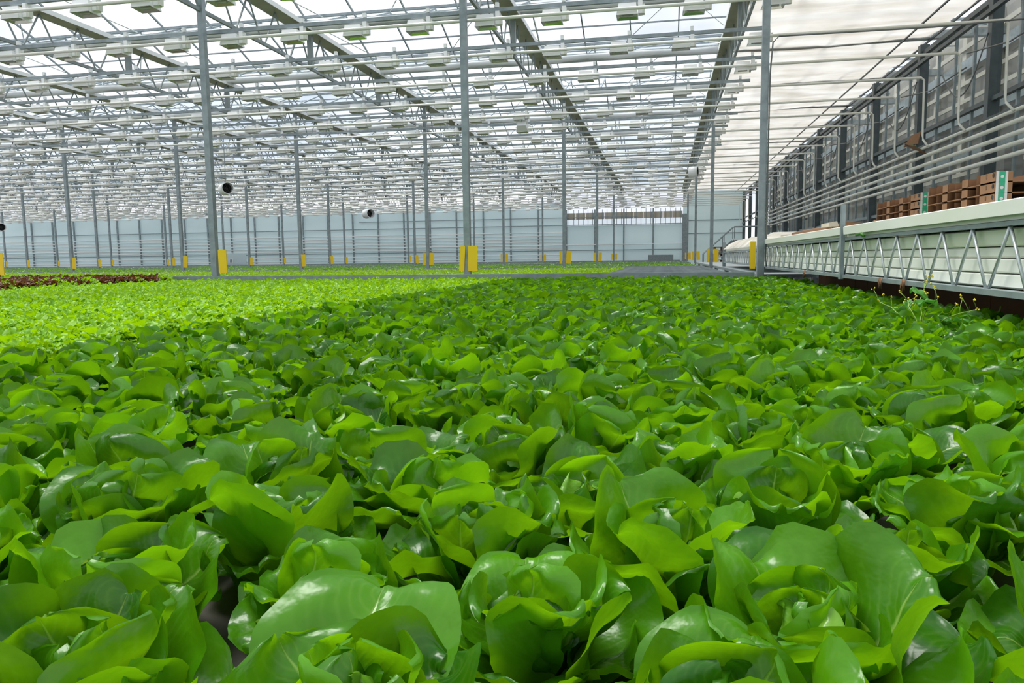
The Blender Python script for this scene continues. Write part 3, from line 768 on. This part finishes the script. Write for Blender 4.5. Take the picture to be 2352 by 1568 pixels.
tag(MB().tube([(1.55, 6.25, Z(.229)), (1.56, 6.2, Z(.245)), (1.55, 6.15, Z(.25)), (1.55, 6.1, Z(.24)), (1.56, 6.0, Z(.235))], .004, 5).build('root_strands', 'card', None, (0, 0, 0), True), 'dry root strands lying on the white top gutter', 'roots')
b2 = MB().prism([(1.75, Z(.23)), (1.75, Z(.30)), (1.9, Z(.335)), (2.1, Z(.32)), (2.1, Z(.23))], 'y', 8.6, 11.2)
tag(b2.build('brown_board', 'card'), 'flat brown cardboard sheets lying on the rack toward the column', 'cardboard')
tag(MB().prism([(1.7, Z(.29)), (1.7, Z(.33)), (1.78, Z(.345)), (1.8, Z(.29))], 'y', 8.5, 8.9).build('pale_block', 'wood_pale', None), 'pale wooden block on the brown cardboard sheets', 'block')
b3 = MB().prism([(1.62, Z(.229)), (1.62, Z(.25)), (2.0, Z(.262)), (2.0, Z(.229))], 'y', 7.0, 8.4)
tag(b3.build('white_sheet', 'print_white'), 'white sheet lying flat on the rack before the cardboard sheets', 'sheet')
tag(MB().box(1.58, 1.64, 10.6, 11.0, Z(.229), Z(.265)).build('pale_block', 'wood_pale'), 'pale wooden block on the rack beside the corner column', 'block')
# brown boards under the rack; farther ones added to block light, coloured as shade
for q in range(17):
    tag(MB().box(2.3, 2.33, 2.6 + .56 * q, 3.14 + .56 * q, Z(BED), Z(-.212 - .012 * (q % 2))).build('cardboard_sheet', 'card' if q < 4 else 'card_shaded'), ('brown' if q < 4 else 'dark stained') + ' cardboard sheet standing in the dark under the rack', 'cardboard', 'cardboard sheets under the rack')

# pipe bundle along the partition
for q, h in enumerate((2.26, 2.08, 1.89, 1.73, 1.56)):
    tag(MB().tube([(5.5, 4.0, Z(h)), (5.5, BACK - 14, Z(h))], .038 if q else .03, 10).build('wall_pipe', 'pipe_paint', None, (0, 0, 0), True),
        ('topmost', 'second highest', 'middle', 'second lowest', 'lowest')[q] + ' of five long pale heating pipes along the glazed partition', 'pipe', 'heating pipes along the partition')
for i, y in enumerate(posts_y):
    if y < 8 or y > 44: continue
    pts = [(5.79 - .32 * a, y + 1.3 * a, Z(4.0) - .45 * a - .75 * math.sin(pi * a)) for a in np.linspace(0, 1, 12)]
    tag(MB().tube(pts, .014, 5).build('loose_cable', 'cable', None, (0, 0, 0), True), 'dark cable drooping in a loop in front of the partition glass', 'cable', 'drooping cables on the partition')
    tag(MB().tube([(5.55, y + .3, Z(3.72)), (5.8, y - .9, Z(3.6)), (5.8, y - 3.0, Z(3.62))], .016, 5).build('conduit', 'cable', None, (0, 0, 0), True), 'thin grey conduit strung along the partition posts', 'cable', 'conduits on the partition')
tag(MB().tube([(1.47, 11.68, Z(-.1)), (1.47, 11.68, Z(2.6)), (1.50, 11.68, Z(3.02)), (1.58, 11.68, Z(3.1)), (3.6, 11.7, Z(3.09)), (5.7, 11.7, Z(3.14))], .012, 6).build('conduit', 'cable', None, (0, 0, 0), True), 'grey conduit climbing the corner column and turning toward the partition', 'cable')
# torn box hooked on the pipes
t = thing('torn_carton', (5.42, 18.4, Z(2.28)), 'torn cardboard carton with green print wedged above the wall pipes', 'carton')
MB().box(-.2, .2, -.25, .25, 0, .02).build('panel', 'card', t).rotation_euler = (.3, .5, .3)
MB().prism([(-.25, .02), (.25, .02), (.18, .3), (-.1, .34)], 'x', -.14, -.12).build('flap', 'card', t).rotation_euler = (0, .5, .3)
MB().box(-.2, .0, -.25, .1, .022, .026).build('green_print', 'print_green', t).rotation_euler = (.3, .5, .3)

# far end of the side aisle: stair, pallets, railing, low cabinets
st = thing('steel_stair', (2.0, 40, 0), 'steel stair with sloping handrail at the far end of the aisle', 'stair')
for s_ in (0, 1.0):
    MB().bar((0, s_, Z(-.6)), (1.5, s_, Z(.75)), .05, .12).build('stringer', 'galvanised', st); MB().tube([(.0, s_, Z(.1)), (1.5, s_, Z(1.45)), (3.2, s_, Z(1.45))], .025, 6).build('handrail', 'galvanised', st)
    for q in range(4): MB().tube([(.5 * q, s_, Z(-.5 + .45 * q)), (.5 * q, s_, Z(.1 + .45 * q))], .02, 6).build('baluster', 'galvanised', st)
for q in range(7): MB().box(.1 + .2 * q, .35 + .2 * q, 0, 1, Z(-.5 + .18 * q), Z(-.46 + .18 * q)).build('tread', 'wood', st)
MB().box(1.5, 3.2, 0, 1, Z(.72), Z(.76)).build('landing', 'galvanised', st)
for q in range(3): MB().box(3.1, 3.18, .4 * q, .4 * q + .08, 0, Z(1.5)).build('post', 'galvanised', st)
for sx in range(2):
    for q in range((5, 7)[sx]):
        t = thing('wooden_pallet', (2.35 + .95 * sx + .05 * (q % 2), 37.5, Z(-.35) + .155 * q), 'brown wooden pallet in the ' + ('shorter' if sx == 0 else 'taller') + ' stack near the stair, ' + ('bottom', 'second', 'third', 'fourth', 'fifth', 'sixth', 'seventh', 'eighth', 'ninth')[q] + ' from below', 'pallet')
        for k in range(4): MB().box(0, .85, .28 * k, .28 * k + .2, .12, .14).build('deck_board', 'wood', t)
        for k in range(3): MB().box(.37 * k, .37 * k + .1, 0, 1.05, .0, .12).build('bearer', 'wood', t)
dk = thing('loading_deck', (1.9, 36.8, 0), 'low grey steel deck carrying the pallet stacks near the stair', 'deck')
MB().box(0, 2.9, 0, 2.4, Z(-.42), Z(-.352)).build('plate', 'galvanised', dk)
for q in (.1, 2.7):
    for p in (.1, 2.2): MB().box(q, q + .1, p, p + .1, 0, Z(-.42)).build('leg', 'galvanised', dk)
dk = thing('steel_deck', (1.35, 12.4, 0), 'grey steel deck beneath the sheet-covered rack', 'deck')
MB().box(.12, 1.6, 0, 24, Z(-.36), Z(-.30)).build('plate', 'galvanised', dk)
for q in (.2, 1.4):
    for p in range(7): MB().box(q, q + .1, .1 + 3.9 * p, .2 + 3.9 * p, 0, Z(-.36)).build('leg', 'galvanised', dk)
cab = thing('steel_cabinet', (.3, 58.85, 0), 'low grey steel cabinet with blue sticker by the far film wall', 'cabinet')
MB().box(-1.5, .4, 0, .6, 0, Z(.08)).build('body', 'galvanised', cab); MB().box(-1.5, .4, -.02, .62, Z(.08), Z(.11)).build('top', 'galvanised_bright', cab)
MB().box(.05, .2, -.01, 0, Z(-.02), Z(.05)).build('sticker', 'blue_print', cab)
box_ = thing('switch_panel', (-36.6, 59.1, 0), 'pale switch panel board standing before the far film wall', 'panel')
MB().box(-1.4, 1.4, 0, .1, 0, Z(.62)).build('board', 'film', box_); MB().box(-.15, .2, -.03, 0, Z(-.15), Z(.2)).build('switch_box', 'white_paint', box_); MB().box(-.1, .15, -.035, -.03, Z(-.1), Z(.15)).build('cover_line', 'galvanised', box_)

# ------------------------------------------------------------------ flowering weed
wd_ = thing('flowering_weed', (1.22, 3.95, Z(BED)), 'wiry flowering weed with small yellow buds leaning against the rack', 'weed')
r = random.Random(3)
sl = []
for sdir, spread in (((.10, .30, .30), .16), ((.05, -.05, .24), .15), ((-.05, .55, .19), .13), ((.16, -.25, .20), .13), ((-.02, .15, .22), .12)):
    p0 = Vector((0, 0, .05)); p1 = Vector(sdir)
    pts = [p0 + (p1 - p0) * k / 6 + Vector((r.uniform(-.008, .008), r.uniform(-.012, .012), .03 * math.sin(pi * k / 6))) for k in range(7)]
    s_ = MB().tube(pts, [.0035 - .0003 * k for k in range(7)], 5).build('stem', 'sprig_stem', wd_, (0, 0, 0), True)
    tips = [pts[-1]]
    for k in (3, 4, 5, 6):
        q = pts[k] + Vector((r.uniform(-.03, .03), r.uniform(-.07, .07), r.uniform(.03, .07)))
        MB().tube([pts[k], (pts[k] + q) / 2 + Vector((0, 0, .006)), q], .0016, 4).build('twig', 'sprig_stem', s_, (0, 0, 0), True); tips.append(q)
    for tp in tips:
        for k in range(3):
            c_ = tp + Vector((r.uniform(-.008, .008), r.uniform(-.012, .012), r.uniform(0, .012)))
            MB().tube([c_ - Vector((0, 0, .004)), c_, c_ + Vector((0, 0, .004))], [.002, .0042, .001], 6).build('bud', 'flower', s_, (0, 0, 0), True)
wl = [leaf_arrays(.075, .05, 60, -10, .5, .004, 5, 8, 8, np.random.default_rng(5 + i), vc=.6, base=.12) for i in range(2)]
wlm = [bigmesh('leaf', a, b_, 'sprig_leaf', c_) for a, b_, c_ in wl]
for (lx, ly, lz, a, s_) in ((.09, .10, .22, 1.0, 1.1), (.07, .02, .21, 2.4, 1.2), (.10, -.16, .15, 3.3, 1.1), (.03, .20, .17, .2, .8), (.02, -.05, .13, 4.4, .9)):
    link('leaf', wlm[int(a * 10) % 2], wd_, (lx, ly, lz), (random.uniform(-.6, .2), random.uniform(-.4, .4), a), s_ * 1.35)
